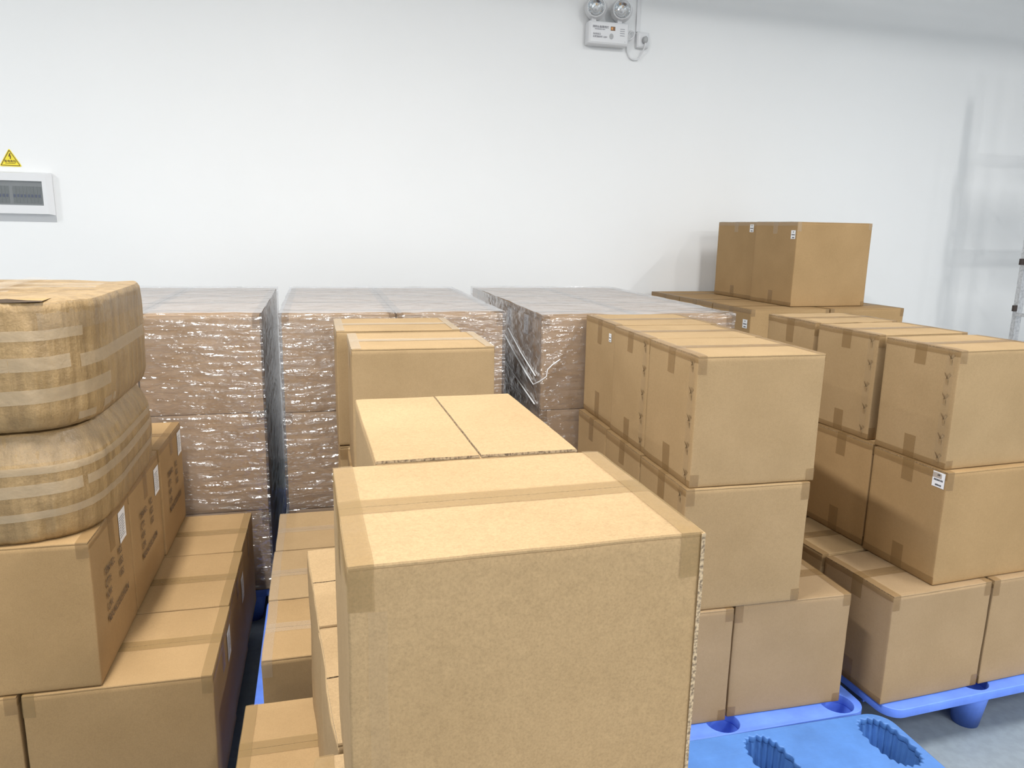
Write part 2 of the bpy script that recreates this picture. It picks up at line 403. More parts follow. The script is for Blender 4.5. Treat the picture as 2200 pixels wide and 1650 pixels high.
# ================================================================= PALLETS
def rrect(w, d, r, n=7):
    pts = []
    for cx, cy, a0 in ((w - r, d - r, 0), (r, d - r, 90), (r, r, 180), (w - r, r, 270)):
        for i in range(n + 1):
            t = math.radians(a0 + 90 * i / n); pts.append((cx + r * math.cos(t), cy + r * math.sin(t)))
    return pts
def pallet(x, y, yaw, w, d, fx, fy, label, H=.148, m=BLUE):
    a = math.radians(yaw); root = empty('plastic_pallet', (x, y, 0), a, label, 'pallet', 'blue plastic pallets under the boxes')
    loops = [rrect(w, d, .055)]
    hr = .052
    for px in fx:
        for py in fy: loops.append([(px + hr * math.cos(t * math.pi / 14), py + hr * math.sin(t * math.pi / 14)) for t in range(28)][::-1])
    bm = curve_plate(loops, .013, .002)
    for v in bm.verts: v.co.z += H - .015
    link('deck', bm, m, root)
    for px in fx:
        for py in fy:
            bm = bmesh.new()
            lathe(bm, [(hr + .002, H - .006), (hr, H - .03), (.038, .012), (.036, .012)], 24, Matrix.Translation((px, py, 0)), False)
            lathe(bm, [(.0001, .010), (.036, .010), (.040, 0), (hr + .006, H - .03)], 24, Matrix.Translation((px, py, 0)), False)
            link('foot', bm, m, root, True)
    if len(fx) < 3:
        bm = bmesh.new(); lathe(bm, [(.036, 0), (.055, H - .03)], 24, Matrix.Translation((.10, .52, 0)), True); link('foot', bm, m, root, True)
    for k, py in enumerate(fy):   # stiffening ribs under the deck
        box_obj('rib', m, root, (.02, w - .02, py - .003 + .07, py + .003 + .07, H - .055, H - .024))
    return root
pallet(.632, 1.70, .5, .960, 1.03, (.10, .49, .885), (.055, .52, .96), 'blue plastic pallet under the plain stack right of the nearest box')
pallet(1.650, 1.686, 3.0, .99, 1.0, (.385, .88), (.062, .52, .96), 'blue plastic pallet under the far right stack, its front foot showing')
pallet(-.226, 1.70, 0, .84, 1.12, (.10, .43, .76), (.07, .56, 1.05), 'blue plastic pallet edge in the dark gap under the middle row')
pallet(-1.13, 1.70, -.8, .83, 1.14, (.10, .42, .73), (.07, .56, 1.05), 'blue plastic pallet under the printed boxes on the left')
pallet(-.202, .58, 0, .82, 1.05, (.10, .43, .76), (.07, .52, .98), 'blue plastic pallet under the nearest box stack')
pallet(-1.09, 2.90, 0, .89, 1.24, (.10, .44, .79), (.07, .62, 1.17), 'blue plastic pallet under the left film-wrapped load')
pallet(-.17, 2.885, 0, .90, 1.24, (.10, .45, .80), (.07, .62, 1.17), 'blue plastic pallet under the middle film-wrapped load')
pallet(.81, 2.765, 0, .85, 1.30, (.10, .43, .75), (.07, .65, 1.2), 'blue plastic pallet under the right film-wrapped load')
pallet(2.36, 3.79, 1.9, 1.1, 1.24, (.10, .55, 1.0), (.07, .62, 1.15), 'blue plastic pallet under the tallest stack near the back wall')
# empty steel-blue pallet with scalloped nesting wells
def well_pallet():
    w, d, H = .90, 1.13, .172
    root = empty('plastic_pallet', (.683, .545, 0), math.radians(-.6), 'empty darker blue plastic pallet with scalloped wells on the floor at front', 'pallet', 'empty pallets')
    cs = [(px, py) for px in (w - .071, w - .438, w - .78) for py in (d - .118, d - .55, .15)]
    def lobe(px, py, k=1.0, amp=.0045):
        pts = []
        for i in range(132):
            t = 2 * math.pi * i / 132; n = 2.5
            cx_, sy_ = math.cos(t), math.sin(t)
            ex, ey = .058 * k, .104 * k
            X = ex * math.copysign(abs(cx_) ** (2 / n), cx_); Y = ey * math.copysign(abs(sy_) ** (2 / n), sy_)
            L = math.hypot(X, Y); s = 1 + amp / L * math.cos(22 * t)
            pts.append((px + X * s, py + Y * s))
        return pts
    bm = curve_plate([rrect(w, d, .06)] + [lobe(*c)[::-1] for c in cs], .007, .003)
    for v in bm.verts: v.co.z += H - .010
    link('deck', bm, BLUE2, root)
    bm = bmesh.new()   # skirt
    o_ = rrect(w - .004, d - .004, .058); vs = [[bm.verts.new((p[0] + .002, p[1] + .002, z)) for p in o_] for z in (H - .012, H - .05)]
    n = len(o_)
    for i in range(n): bm.faces.new((vs[0][i], vs[0][(i + 1) % n], vs[1][(i + 1) % n], vs[1][i]))
    link('skirt', bm, BLUE2, root)
    for c in cs:
        bm = bmesh.new(); rg = []
        for k, z in ((1.0, H - .006), (.97, H - .03), (.80, .02), (.78, 0.0)):
            rg.append([bm.verts.new((p[0], p[1], z)) for p in lobe(*c, k)])
        for a, b in zip(rg, rg[1:]):
            for i in range(132): bm.faces.new((a[i], b[i], b[(i + 1) % 132], a[(i + 1) % 132]))
        bm.faces.new(rg[-1])
        link('nesting_well', bm, BLUE2, root)
well_pallet()

# ================================================================= BOX STACKS
Z1, Z2, Z3 = .513, .881, 1.250
P0 = .150
# --- R : stack right of the nearest box
gR = 'plain boxes in the stack right of the nearest box'
carton(.966, 1.775, Z2, .391, .321, Z3 - Z2, -.85, 'plain brown box on the top front of the stack right of the nearest box', gR, tape=TAPE, crimp=5, tape_bot=True, res=12, seed=3, front_tabs='L')
carton(.9764, 2.105, Z2, .391, .303, Z3 - Z2, -.85, 'brown box second from front on top of the stack right of the nearest box', gR, tape=TAPE, tape_bot=True, crimp=5, res=10)
carton(.9889, 2.413, Z2, .391, .313, Z3 - Z2 + .002, -.85, 'brown box with small white label at the back top of that front right stack', gR, tape=TAPE, tape_bot=True, stickers=[('L', .313 - .05, .317, .024, .03, 's')])
for i, (yy, dd, nm) in enumerate(((1.768, .321, 'front'), (2.095, .31, 'middle'), (2.41, .31, 'rear'))):
    carton(.954 + .008 * i, yy, Z1, .39, dd, Z2 - Z1, -.85, 'brown taped %s box in the middle layer of the stack right of the nearest box' % nm, gR, tape=TAPE, tape_bot=True, crimp=5 if i == 0 else None)
for i, (yy, nm) in enumerate(((1.7707, 'front'), (2.085, 'middle'), (2.40, 'rear'))):
    carton(1.1396, yy, P0, .3915, .31, Z1 - P0, -.85, 'greyish brown box, bottom right %s of the stack right of the nearest box' % nm, gR, m=CARD_GREY if i == 0 else CARD, tape=TAPE, tape_bot=True)
    carton(.742, yy - .006, P0, .3915, .31, Z1 - P0, -.85, 'greyish brown box, bottom left %s of the stack right of the nearest box' % nm, gR, m=CARD_GREY if i == 0 else CARD, tape=TAPE, tape_bot=True)
# --- S : far right stack
gS = 'boxes in the far right stack'
s1, s2, s3 = .5145, .880, 1.2465
carton(1.8159, 1.7775, s2, .39, .289, s3 - s2, 3.48, 'brown box with torn joint nicks at the top front of the far right stack', gS, tape=TAPE, crimp=6, tape_bot=True, res=12, seed=11)
carton(1.8130, 2.1123, s2, .39, .2988, s3 - s2, 3.48, 'brown box second from front on top of the far right stack', gS, tape=TAPE, crimp=5, tape_bot=True)
carton(1.8115, 2.4511, s2, .39, .289, s3 - s2, 3.48, 'brown box with sagging top at the back of the top layer, far right stack', gS, tape=TAPE, tape_bot=True, wob=.004, seed=5)
carton(1.8058, 1.7532, s1, .39, .298, s2 - s1, 3.48, 'brown box with white label near its top corner in the far right stack', gS, tape=TAPE, m=CARD_WARM, tape_bot=True, stickers=[('L', .298 - .034, .333, .044, .048, 's')], res=12)
carton(1.7985, 2.0632, s1, .39, .298, s2 - s1, 3.48, 'brown box behind the labelled one in the middle layer, far right stack', gS, tape=TAPE, m=CARD_WARM, tape_bot=True)
carton(1.79, 2.372, s1, .39, .298, s2 - s1, 3.48, 'rear brown box in the middle layer, far right stack', gS, tape=TAPE, m=CARD_WARM)
ys = ((1.7177, .301), (2.03, .301), (2.342, .301))
for i, (yy, dd) in enumerate(ys):
    nm = ('front', 'middle', 'rear')[i]
    carton(1.638 - .019 * i, yy, P0, .3923, dd, s1 - P0, 3.48, 'wide brown box at the bottom left %s of the far right stack' % nm, gS, tape=TAPE, m=CARD_GREY if i == 0 else CARD, tape_bot=True, wob=.002)
    carton(2.033 - .019 * i, yy + .024, P0, .3923, dd, s1 - P0, 3.48, 'brown box, bottom right %s of the far right stack at the photo edge' % nm, gS, tape=TAPE, m=CARD_GREY if i == 0 else CARD, tape_bot=True)
# --- Q/T : tall pale stack near the back wall
gQ = 'larger boxes in the tall stack near the back wall'
q0, q1, q2, q3 = P0, .6475, 1.1447, 1.642
A = math.radians(1.9)
for lay, (za, zb) in enumerate(((q0, q1), (q1, q2))):
    for r in range(3):
        for c in range(2):
            xx = 2.368 + c * .534 * math.cos(A) - r * .419 * math.sin(A); yy = 3.7814 + c * .534 * math.sin(A) + r * .419 * math.cos(A)
            st = [('L', .36, .41, .045, .05, 's')] if lay == 1 and c == 0 and r == 0 else ()
            carton(xx, yy, za, .531, .416, zb - za, 1.9, 'large brown box, %s %s of the %s layer, tall stack by the back wall' % (('front', 'middle', 'rear')[r], ('left', 'right')[c], ('bottom', 'second')[lay]), gQ,
                   m=CARD_WARM, tape=TAPE if lay else None, res=6, stickers=st)
carton(2.7137, 3.9213, q2, .5283, .4248, q3 - q2, 1.9, 'large brown labelled box on top of the tall stack, front of the pair', gQ, tape=TAPE_CLEAR, tape_bot=True, botm=TAPE, res=10, stickers=[('L', .385, .42, .042, .05, 's')], crimp=None, m=CARD_WARM)
carton(2.7191, 4.366, q2, .52, .4522, q3 - q2, 1.9, 'large brown labelled box on top of the tall stack, rear of the pair', gQ, tape=TAPE_CLEAR, tape_bot=True, botm=TAPE, res=8, stickers=[('L', .40, .455, .042, .05, 's')], m=CARD_WARM)
# --- F, G, H : left group
gF = 'low layer boxes on the left pallet'; gG = 'printed boxes on the left pallet'
F = ((1.745, .3485), (2.0945, .3725), (2.468, .352))
for i, (yy, dd) in enumerate(F):
    nm = ('front', 'middle', 'rear')[i]
    st = [('R', .275 if i == 0 else .30, .283 if i == 0 else .262, .06, .085, 'b')] if i < 2 else ()
    carton(-.6868 + .001 * i, yy, P0, .4135, dd, Z1 - .003 - P0, -.75, 'low brown box with taped top, %s of the row left of the dark gap' % nm, gF, m=CARD_WARM, tape=TAPE_TAN, res=10, stickers=st)
    carton(-1.104 + .001 * i, yy + .005, P0, .4135, dd, Z1 - .003 - P0, -.75, 'brown box under the printed boxes at the bottom left corner, %s of its row' % nm, gF, m=CARD_WARM, tape=TAPE, res=6)
zG = .868
G = ((1.752, .350), (2.106, .366), (2.474, .358))
for i, (yy, dd) in enumerate(G):
    nm = ('front', 'middle', 'rear')[i]
    gx = -.5135 - .412 + (.0, .004, .013)[i]
    st = [('R', (.266, .318, .305)[i], (.290, .272, .292)[i], .062, .082, 'b')]
    r = carton(gx, yy, .511, .412, dd, zG - .511, -.75, 'brown box with black printed lines and white label, %s of the left row' % nm, gG, m=CARD_WARM, tape=TAPE, tape_bot=False, res=10, stickers=st)
    w2 = .412 / 2 + .0016
    for j, (s, u, v) in enumerate((("ITEM NO.:", .0, 0), ("PCS", .118, 0), ("Q'TY:", 0, 1), ("KGS", .118, 1), ("N.W:", 0, 2), ("KGS", .118, 2), ("G.W:", 0, 3), ("MEAS:46.5X30.5X40CM", -.002, 4))):
        M = Matrix.Translation((w2, -dd / 2 + .089 + u, .231 - v * .0298)) @ Matrix(((0, 0, 1, 0), (1, 0, 0, 0), (0, 1, 0, 0), (0, 0, 0, 1)))
        text_mesh('printed_text', s, .027, INK_SOFT, r, M, bold=.0003, squeeze=.68)
    carton(gx - .416, yy + .006, .511, .412, dd, zG - .511, -.75, 'brown box left of the printed boxes under the bulging cartons, %s of its row' % nm, gG, m=CARD_WARM, tape=TAPE, res=6)

def bulky(name_label, cx, cy, z0, hx, hy, prof, seed, bands, top_mat_fn=None):
    """overfilled soft-cornered carton: prof = [(t height, scale)], bands = [(z0,z1,theta0,theta1,mat)] wound around it"""
    root = empty('bulging_carton', (cx, cy, z0), 0, name_label, 'box', 'bulging taped cartons')
    n = 200
    def sc_(z):
        for (a, s), (b, t) in zip(prof, prof[1:]):
            if z <= b:
                k = (z - a) / (b - a); return s + (t - s) * k
        return prof[-1][1]
    def pt(th, z, off=0):
        c, s = math.cos(th), math.sin(th); k = sc_(z); ex = 4.2 if s < 0 else 9
        X = hx * math.copysign(abs(c) ** (2 / ex), c); Y = hy * math.copysign(abs(s) ** (2 / ex), s)
        L = math.hypot(X, Y)
        zt = z / prof[-1][0]; ph = math.atan2(Y, X)
        wr = .0045 * noise.noise(Vector((c * 2.2 + seed, s * 2.2, z * 9))) + .0022 * noise.noise(Vector((math.atan2(Y, X) * 14 + seed, 2.2, z * 4)))
        wr += .0016 * noise.noise(Vector((c * 9 + seed, s * 9, z * 22 + c * 8)))
        if z > prof[-1][0] * .82: wr += .0035 * noise.noise(Vector((math.atan2(Y, X) * 30 + seed, 7.7, 0))) * (zt - .82) / .18
        for q_ in range(9):
            a_ = (noise.noise(Vector((q_ * 1.7, seed, .5))) * 2.4 + 5.2 - 2 * math.pi); dd_ = abs(ph - a_ - .02 * z); dd_ = min(dd_, 2 * math.pi - dd_)
            wr -= .0022 * math.exp(-(dd_ / .012) ** 2)
        f = (1 + k * 0 + (wr + off) / L) * k
        zz = z + .004 * noise.noise(Vector((c * 2 + seed, s * 2, 5))) * zt
        return Vector((X * f, Y * f, zz))
    H = prof[-1][0]
    bm = bmesh.new(); zs = lin(0, H, 30); ths = [2 * math.pi * i / n for i in range(n)]
    rings = [[bm.verts.new(pt(t, z)) for t in ths] for z in zs]
    for a, b in zip(rings, rings[1:]):
        for k in range(n): bm.faces.new((a[k], a[(k + 1) % n], b[(k + 1) % n], b[k]))
    bm.faces.new(rings[0][::-1])
    rings.append([bm.verts.new(v.co) for v in rings[-1]])
    def inner(k0, z_in):
        prev = rings[-1]; m_ = 8
        for j in range(1, m_ + 1):
            s = 1 - j / m_
            if j == m_:
                c = bm.verts.new((0, 0, z_in(0, 0)))
                for k in range(n): bm.faces.new((prev[k], prev[(k + 1) % n], c))
            else:
                cur = []
                for k in range(n):
                    p = rings[-1][k].co; q = Vector((p.x * s, p.y * s, 0)); q.z = p.z * 1 + z_in(q.x, q.y) - z_in(p.x, p.y) if False else H + z_in(q.x, q.y); cur.append(bm.verts.new(q))
                for k in range(n): bm.faces.new((prev[k], prev[(k + 1) % n], cur[(k + 1) % n], cur[k]))
                prev = cur
    inner(1, lambda X, Y: .006 * noise.noise(Vector((X * 6 + seed, Y * 6, 1))) + (H if False else 0) + .004 * (1 - (X / hx) ** 2))
    # last cap centre needs absolute height
    for v in bm.verts:
        if abs(v.co.x) < 1e-9 and abs(v.co.y) < 1e-9: v.co.z = H + .004
    link('carton_body', bm, CARD_SOFT, root, True)
    for (a, b, t0, t1, slope, mt) in bands:
        bm = bmesh.new(); k = max(6, int((t1 - t0) / 3)); g = []
        for i in range(k + 1):
            t = math.radians(t0 + (t1 - t0) * i / k); row = []
            for j in range(3):
                z = a + (b - a) * j / 2 + slope * (i / k)
                row.append(bm.verts.new(pt(t, min(H, max(0, z)), .0012)))
            g.append(row)
        for i in range(k):
            for j in range(2): bm.faces.new((g[i][j], g[i + 1][j], g[i + 1][j + 1], g[i][j + 1]))
        link('tape_band', bm, mt, root, True)
    return root, pt, H
FILMY = tape_mat('wrinkled_clear_tape', (.50, .42, .32), .13, .2, 1.0)
h2, p2, H2 = bulky('bulging brown carton wound with tape bands, on top at the left edge', -.792, 2.095, 1.117, .300, .345,
    [(0, .94), (.008, .965), (.035, .99), (.12, 1.0), (.24, .995), (.272, .99), (.279, .975)], 3.0,
    [(.195, .217, 205, 330, .006, TAPE_PALE_GLARE), (.128, .158, 180, 318, .008, TAPE_PALE_GLARE), (.131, .160, 326, 372, .004, TAPE_PALE_GLARE), (.052, .083, 180, 352, .018, TAPE_PALE_GLARE), (.012, .03, 322, 337, 0, TAPE_PALE_GLARE), (.02, .04, 345, 356, 0, TAPE_PALE_GLARE),
     (.218, .278, 300, 380, 0, FILMY)])
h1, p1, H1 = bulky('lower bulging carton, crushed and taped, resting on the printed boxes', -.792, 2.09, .868, .300, .340,
    [(0, .965), (.015, .985), (.09, 1.005), (.172, 1.0), (.178, .99), (.205, .962), (.236, .905), (.240, .895)], 9.0,
    [(.155, .172, 180, 380, .002, TAPE_PALE_GLARE), (.098, .125, 180, 318, .012, TAPE_PALE_GLARE), (.112, .134, 322, 378, .006, TAPE_PALE_GLARE), (.038, .056, 180, 380, .03, TAPE_PALE_GLARE), (.180, .236, 180, 385, 0, FILMY), (.008, .02, 250, 262, 0, TAPE_PALE_GLARE)])
# tapes and torn corner on the upper bulging carton
bm = bmesh.new()
def top_strip(x0, y0, x1, y1, wd, z):
    a = Vector((x0, y0, 0)); b = Vector((x1, y1, 0)); t = (b - a).normalized(); s = Vector((-t.y, t.x, 0)) * wd / 2; k = 10; g = []
    for i in range(k + 1):
        p = a.lerp(b, i / k); zz = z + .003 * noise.noise(Vector((p.x * 9, p.y * 9, 4)))
        g.append((bm.verts.new((p.x - s.x, p.y - s.y, zz)), bm.verts.new((p.x + s.x, p.y + s.y, zz + .0008))))
    for i in range(k): bm.faces.new((g[i][0], g[i + 1][0], g[i + 1][1], g[i][1]))
for a in ((-.27, -.1, .25, .0, .05, H2 + .0095), (-.27, .08, .25, .07, .05, H2 + .0105), (-.25, -.2, .10, -.13, .045, H2 + .009), (.05, -.31, .03, .30, .05, H2 + .0115)): top_strip(*a)
link('top_tape', bm, TAPE_CLEAR, h2, True)
bm = bmesh.new()   # torn slit under the lifting front flap, its shaded opening painted dark
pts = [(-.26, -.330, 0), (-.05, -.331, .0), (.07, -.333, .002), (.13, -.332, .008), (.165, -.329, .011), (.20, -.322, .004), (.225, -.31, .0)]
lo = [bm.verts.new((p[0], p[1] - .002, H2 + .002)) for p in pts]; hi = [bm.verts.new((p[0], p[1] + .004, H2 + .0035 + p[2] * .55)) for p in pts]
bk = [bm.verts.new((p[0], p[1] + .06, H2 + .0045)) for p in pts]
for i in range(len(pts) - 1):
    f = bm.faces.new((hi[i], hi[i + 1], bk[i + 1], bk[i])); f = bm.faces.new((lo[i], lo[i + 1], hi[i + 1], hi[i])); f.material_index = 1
link('torn_flap', bm, [CARD_WARM, mat('torn_slit_shade', (.06, .04, .025), .9)], h2)

# --- E : low row beside the blue gap, with two columns
gE = 'low boxes in the middle row'
E_ = ((1.7785, .314, -.1690), (2.0944, .344, -.1712), (2.4400, .338, -.1690))
for i, (yy, dd, xx) in enumerate(E_):
    nm = ('front', 'middle', 'rear')[i]
    carton(xx, yy, P0, .392, dd, .510 - P0, 0, 'low brown box with shiny tape glare, %s of the row right of the dark gap' % nm, gE, m=CARD_WARM if i == 0 else CARD, tape=TAPE_CLEAR if i else TAPE_CLEAR, res=10, wob=.002)
    carton(xx + .397, yy, P0, .392, dd, .510 - P0, 0, 'brown box hidden under the middle column of boxes, %s of the low row' % nm, gE, res=4, flaps=False)
gM = 'boxes in the middle column'
carton(.0762, 2.0076, Z2, .395, .304, Z3 - Z2, .12, 'brown box with painted tape glare standing just behind the seamed top box', gM, tape=TAPE_PALE_GLARE, res=12, seed=21, front_tabs='')
carton(.0453, 2.3968, Z2 - .010, .400, .3285, Z3 - Z2 + .006, .12, 'brown box with painted tape glare, rearmost of the middle column before the wrapped load', gM, tape=TAPE_PALE_GLARE, res=10, front_tabs='')
carton(.070, 2.0076, .511, .395, .312, Z2 - .511, .12, 'brown box supporting the box with painted tape glare behind the seamed one', gM, tape=TAPE, res=8)
carton(.048, 2.3968, .511, .395, .33, Z2 - .010 - .511, .12, 'brown box under the rearmost middle column box with painted tape glare', gM, tape=TAPE, res=8, wob=.003)
# --- K / D / M : nearest stack
gK = 'boxes of the nearest stack'
carton(-.1935, 1.300, P0, .3925, .314, .5045 - P0, -.3, 'low brown box with lit taped top in front of the glare-taped row', gK, tape=TAPE_TAN, m=CARD_WARM, res=10, seed=2)
carton(.203, 1.300, P0, .392, .314, .5045 - P0, -.3, 'rear right brown box of the lowest layer in the nearest stack', gK, res=4, flaps=False)
for j, yy in enumerate((.982, .664)):
    for i, xx in enumerate((-.1955, .201)):
        carton(xx, yy, P0, .392, .314, .5045 - P0, -.3, '%s %s brown box of the lowest layer in the nearest stack' % (('middle', 'front')[j], ('left', 'right')[i]), gK, res=4, flaps=False)
carton(-.0216, 1.2621, .5055, .39, .338, .872 - .5055, 3.97, 'brown box with open seam slot, rear of the middle layer left of the nearest box', gK, m=CARD_NEAR, gap=.004, res=12, wob=.003, lift=.003)
carton(.001, .9386, .5055, .39, .320, .872 - .5055, 3.97, 'brown box with crumpled seam right against the left side of the nearest box', gK, m=CARD_NEAR, gap=.004, res=12, wob=.0045, lift=.002, tape=None)
carton(-.0235, .612, .5055, .39, .312, .871 - .5055, .9, 'brown box just showing at the bottom edge beside the nearest box', gK, m=CARD_NEAR, tape=TAPE_TAN, res=10)
near = carton(.0147, .684, .877, .3884, .3151, 1.2512 - .877, 1.333, 'big kraft box nearest the camera, taped along the top seam', gK, m=CARD_NEAR, tape=TAPE_TAN, res=20, seed=31, wob=.0012)
bm = bmesh.new(); hw_, hd_, hh_ = .3884 / 2 - .0024, .3151 / 2 - .0024, 1.2512 - .877      # overlapping glued joint on its right front corner
g_ = []
for i in range(31):
    z = (hh_ - .004) * i / 30; o_ = .0016 * noise.noise(Vector((0, 2.2, z * 22))) + .0022
    a_ = max(.0, o_); g_.append([bm.verts.new((hw_ - .003, -hd_ - .0012, z)), bm.verts.new((hw_ + a_, -hd_ - .0006, z)), bm.verts.new((hw_ + a_, -hd_ + .034, z)), bm.verts.new((hw_ - .003, -hd_ + .034, z))])
for i in range(30):
    for k in range(4):
        f = bm.faces.new((g_[i][k], g_[i][(k + 1) % 4], g_[i + 1][(k + 1) % 4], g_[i + 1][k])); f.material_index = 1 if k == 0 else 0
bm.faces.new(g_[0][::-1]); bm.faces.new(g_[-1])
link('glued_joint', bm, [CARD_NEAR, EDGE], near)
bm = bmesh.new(); g_ = []
for i in range(25):
    z = (hh_ - .052) * i / 24; x_ = -hw_ + .019 + .0035 * noise.noise(Vector((3, 1, z * 9)))
    g_.append([bm.verts.new((x_, -hd_ - .0022, z)), bm.verts.new((x_ + .019, -hd_ - .0022, z))])
for a, b in zip(g_, g_[1:]): bm.faces.new((a[0], a[1], b[1], b[0]))
link('corner_tape', bm, TAPE_JOINT, near)
carton(.0652, 1.000, .877, .3011, .392, 1.2552 - .877, 1.313, 'brown box with bare straight seam running away behind the nearest box', gK, m=CARD_NEAR, seam='y', gap=.0035, res=14, seed=17)

# ================================================================= FILM-WRAPPED LOADS
zw = (P0, .483, .871, 1.242)
def wrapped(x0, x1, y0, y1, name, seed, side_labels=False):
    n = 4; dy = (y1 - y0) / n; w = (x1 - x0) / 2
    for L in range(3):
        for r in range(n):
            for c in range(2):
                st = ()
                if side_labels and L == 2 and c == 0 and r in (0, 1): st = [('L', .10 if r == 0 else .16, .31, .07, .08, 'b')]
                carton(x0 + c * w, y0 + r * dy, zw[L], w, dy, zw[L + 1] - zw[L], 0,
                       '%s %s box in the %s layer of the %s film-wrapped load' % (('front', 'second', 'third', 'rear')[r], ('left', 'right')[c], ('bottom', 'middle', 'top')[L], name),
                       'boxes inside the %s wrapped load' % name, m=CARD_WRAP, res=3, wob=.001, tape=TAPE if (L == 2 or r == 0) else None, stickers=st, flaps=(L == 2))
    bm = bmesh.new(); e = .006; hx = (x1 - x0) / 2 + e; hy = (y1 - y0) / 2 + e; H = zw[3] + .005 - .16
    cxx, cyy = (x0 + x1) / 2, (y0 + y1) / 2
    def P(px, py, z, nx, ny, nz):
        # slack wrinkles, pinched in at the joints between layers
        q = Vector((px * 5, py * 5, z * 26 + px * 2 + seed)); k = noise.noise(q) * .004 + noise.noise(Vector((px * 18, py * 18, z * 60 + seed))) * .0018
        for zz in (zw[1], zw[2]): k -= .004 * math.exp(-((z + .16 - zz) / .014) ** 2)
        k = max(k, -.0035)
        return Vector((px + nx * k, py + ny * k, z + nz * (k + .001)))
    def grid(fn, a, b, na, nb):
        g = [[bm.verts.new(fn(i / na, j / nb)) for j in range(nb + 1)] for i in range(na + 1)]
        for i in range(na):
            for j in range(nb): bm.faces.new((g[i][j], g[i + 1][j], g[i + 1][j + 1], g[i][j + 1]))
    NX, NY, NZ = 70, 90, 90
    grid(lambda a, b: P(-hx + 2 * hx * a, -hy, H * b, 0, -1, 0), 0, 0, NX, NZ)
    grid(lambda a, b: P(hx - 2 * hx * a, hy, H * b, 0, 1, 0), 0, 0, NX // 2, NZ // 2)
    grid(lambda a, b: P(-hx, hy - 2 * hy * a, H * b, -1, 0, 0), 0, 0, NY, NZ)
    grid(lambda a, b: P(hx, -hy + 2 * hy * a, H * b, 1, 0, 0), 0, 0, NY, NZ)
    grid(lambda a, b: P(-hx + 2 * hx * a, -hy + 2 * hy * b, H, 0, 0, 1), 0, 0, NX, NY)
    o = link('stretch_film', bm, FILM, None, True); o.location = (cxx, cyy, .16)
    tag(o, 'clear stretch film wound around the %s wrapped pallet load' % name, 'stretch film', 'stretch film wraps')
    return o
wrapped(-1.065, -.212, 2.895, 4.12, 'left', 1.0)
wrapped(-.1396, .7045, 2.872, 4.115, 'middle', 5.0)
f3 = wrapped(.8292, 1.642, 2.750, 4.14, 'right', 9.0, True)
FT = mat('film_strand', (.8, .82, .85), .25, Alpha=.75)
bm = bmesh.new()
tube(bm, [(Vector(p) - f3.location) for p in ((.818, 3.35, 1.10), (.816, 3.1, 1.03), (.815, 2.92, .985), (.812, 2.80, .965), (.822, 2.742, .990), (.846, 2.738, 1.008), (.850, 2.738, 1.036), (.87, 2.738, 1.055), (.90, 2.738, 1.075))], .0025, 6)
link('film_tail', bm, FT, f3, True)
bm = bmesh.new()
for (a, b) in (((.818, 3.5, 1.02), (.819, 2.80, .885)), ((.818, 3.4, 1.12), (.818, 2.86, .97)), ((.818, 3.25, 1.13), (.819, 2.80, 1.0))):
    tube(bm, [Vector(a) - f3.location, (Vector(a) + Vector(b)) / 2 + Vector((.001, 0, -.01)) - f3.location, Vector(b) - f3.location], .003, 6)
link('film_fold', bm, FT, f3, True)

# ================================================================= WALL FITTINGS
K = WY / 4.95
def wp(x, z): return x * K, 1.57 + (z - 1.57) * K      # wall coordinates measured at 4.95 m
def on_wall(name, x, z, label, cat): return empty(name, (*[(lambda q: (q[0], WY, q[1]))(wp(x, z))][0],), 0, label, cat)
# emergency light (origin bottom centre, built on -y side)
em = on_wall('emergency_light', 1.868, 2.747, 'white twin-head emergency light high on the back wall', 'emergency light')
em.location = (1.918, WY - .030, 2.776)
w, h = .284, .143
bm = bmesh.new(); bx(bm, -w / 2, w / 2, -.055, .028, 0, h, .012); link('housing', bm, PLASTIC, em, True)
bm = bmesh.new(); bx(bm, -w / 2 + .012, w / 2 - .012, -.058, -.054, .012, h - .014, .0015); link('front_plate', bm, PLASTIC, em)
ROT = Matrix(((1, 0, 0, 0), (0, 0, -1, 0), (0, 1, 0, 0), (0, 0, 0, 1)))
for (s, tx, sz_, u, v, mm) in (('消防应急照明灯', 'title', .0165, -.118, .100, INK_GREY), ('FIRE EMERGENCY LIGHT', 'subtitle', .0065, -.100, .089, INK_GREY),
                               ('安全出口', 'text', .0135, -.112, .057, INK_GREY), ('疏散指示灯 220V', 'text', .0135, -.112, .040, INK_GREY)):
    text_mesh('printed_text', s, sz_, mm, em, Matrix.Translation((u, -.0592, v)) @ ROT, bold=.0003)
bm = bmesh.new(); bx(bm, .010, .042, -.0592, -.0575, .088, .113); link('indicator_window', bm, mat('amber_black_label', (.22, .12, .06), .4), em)
bm = bmesh.new(); bx(bm, .014, .026, -.0597, -.0590, .093, .108); link('amber_mark', bm, mat('amber', (.75, .33, .08), .4), em)
bm = bmesh.new(); lathe(bm, [(.0145, 0), (.0145, .0008)], 20, Matrix.Translation((.017, -.0585, .052)) @ Matrix.Rotation(math.pi / 2, 4, 'X') @ Matrix.Scale(1.25, 4, (0, 1, 0))); link('shield_mark', bm, PLASTIC_G, em)
bm = bmesh.new()
for i in range(4): bx(bm, .078, .110, -.0590, -.0577, .100 - i * .0135, .1035 - i * .0135)
link('side_print', bm, INK_GREY, em)
bm = bmesh.new(); lathe(bm, [(.005, 0), (.004, .003)], 12, Matrix.Translation((.117, -.058, .026)) @ Matrix.Rotation(math.pi / 2, 4, 'X')); link('test_button', bm, PLASTIC, em)
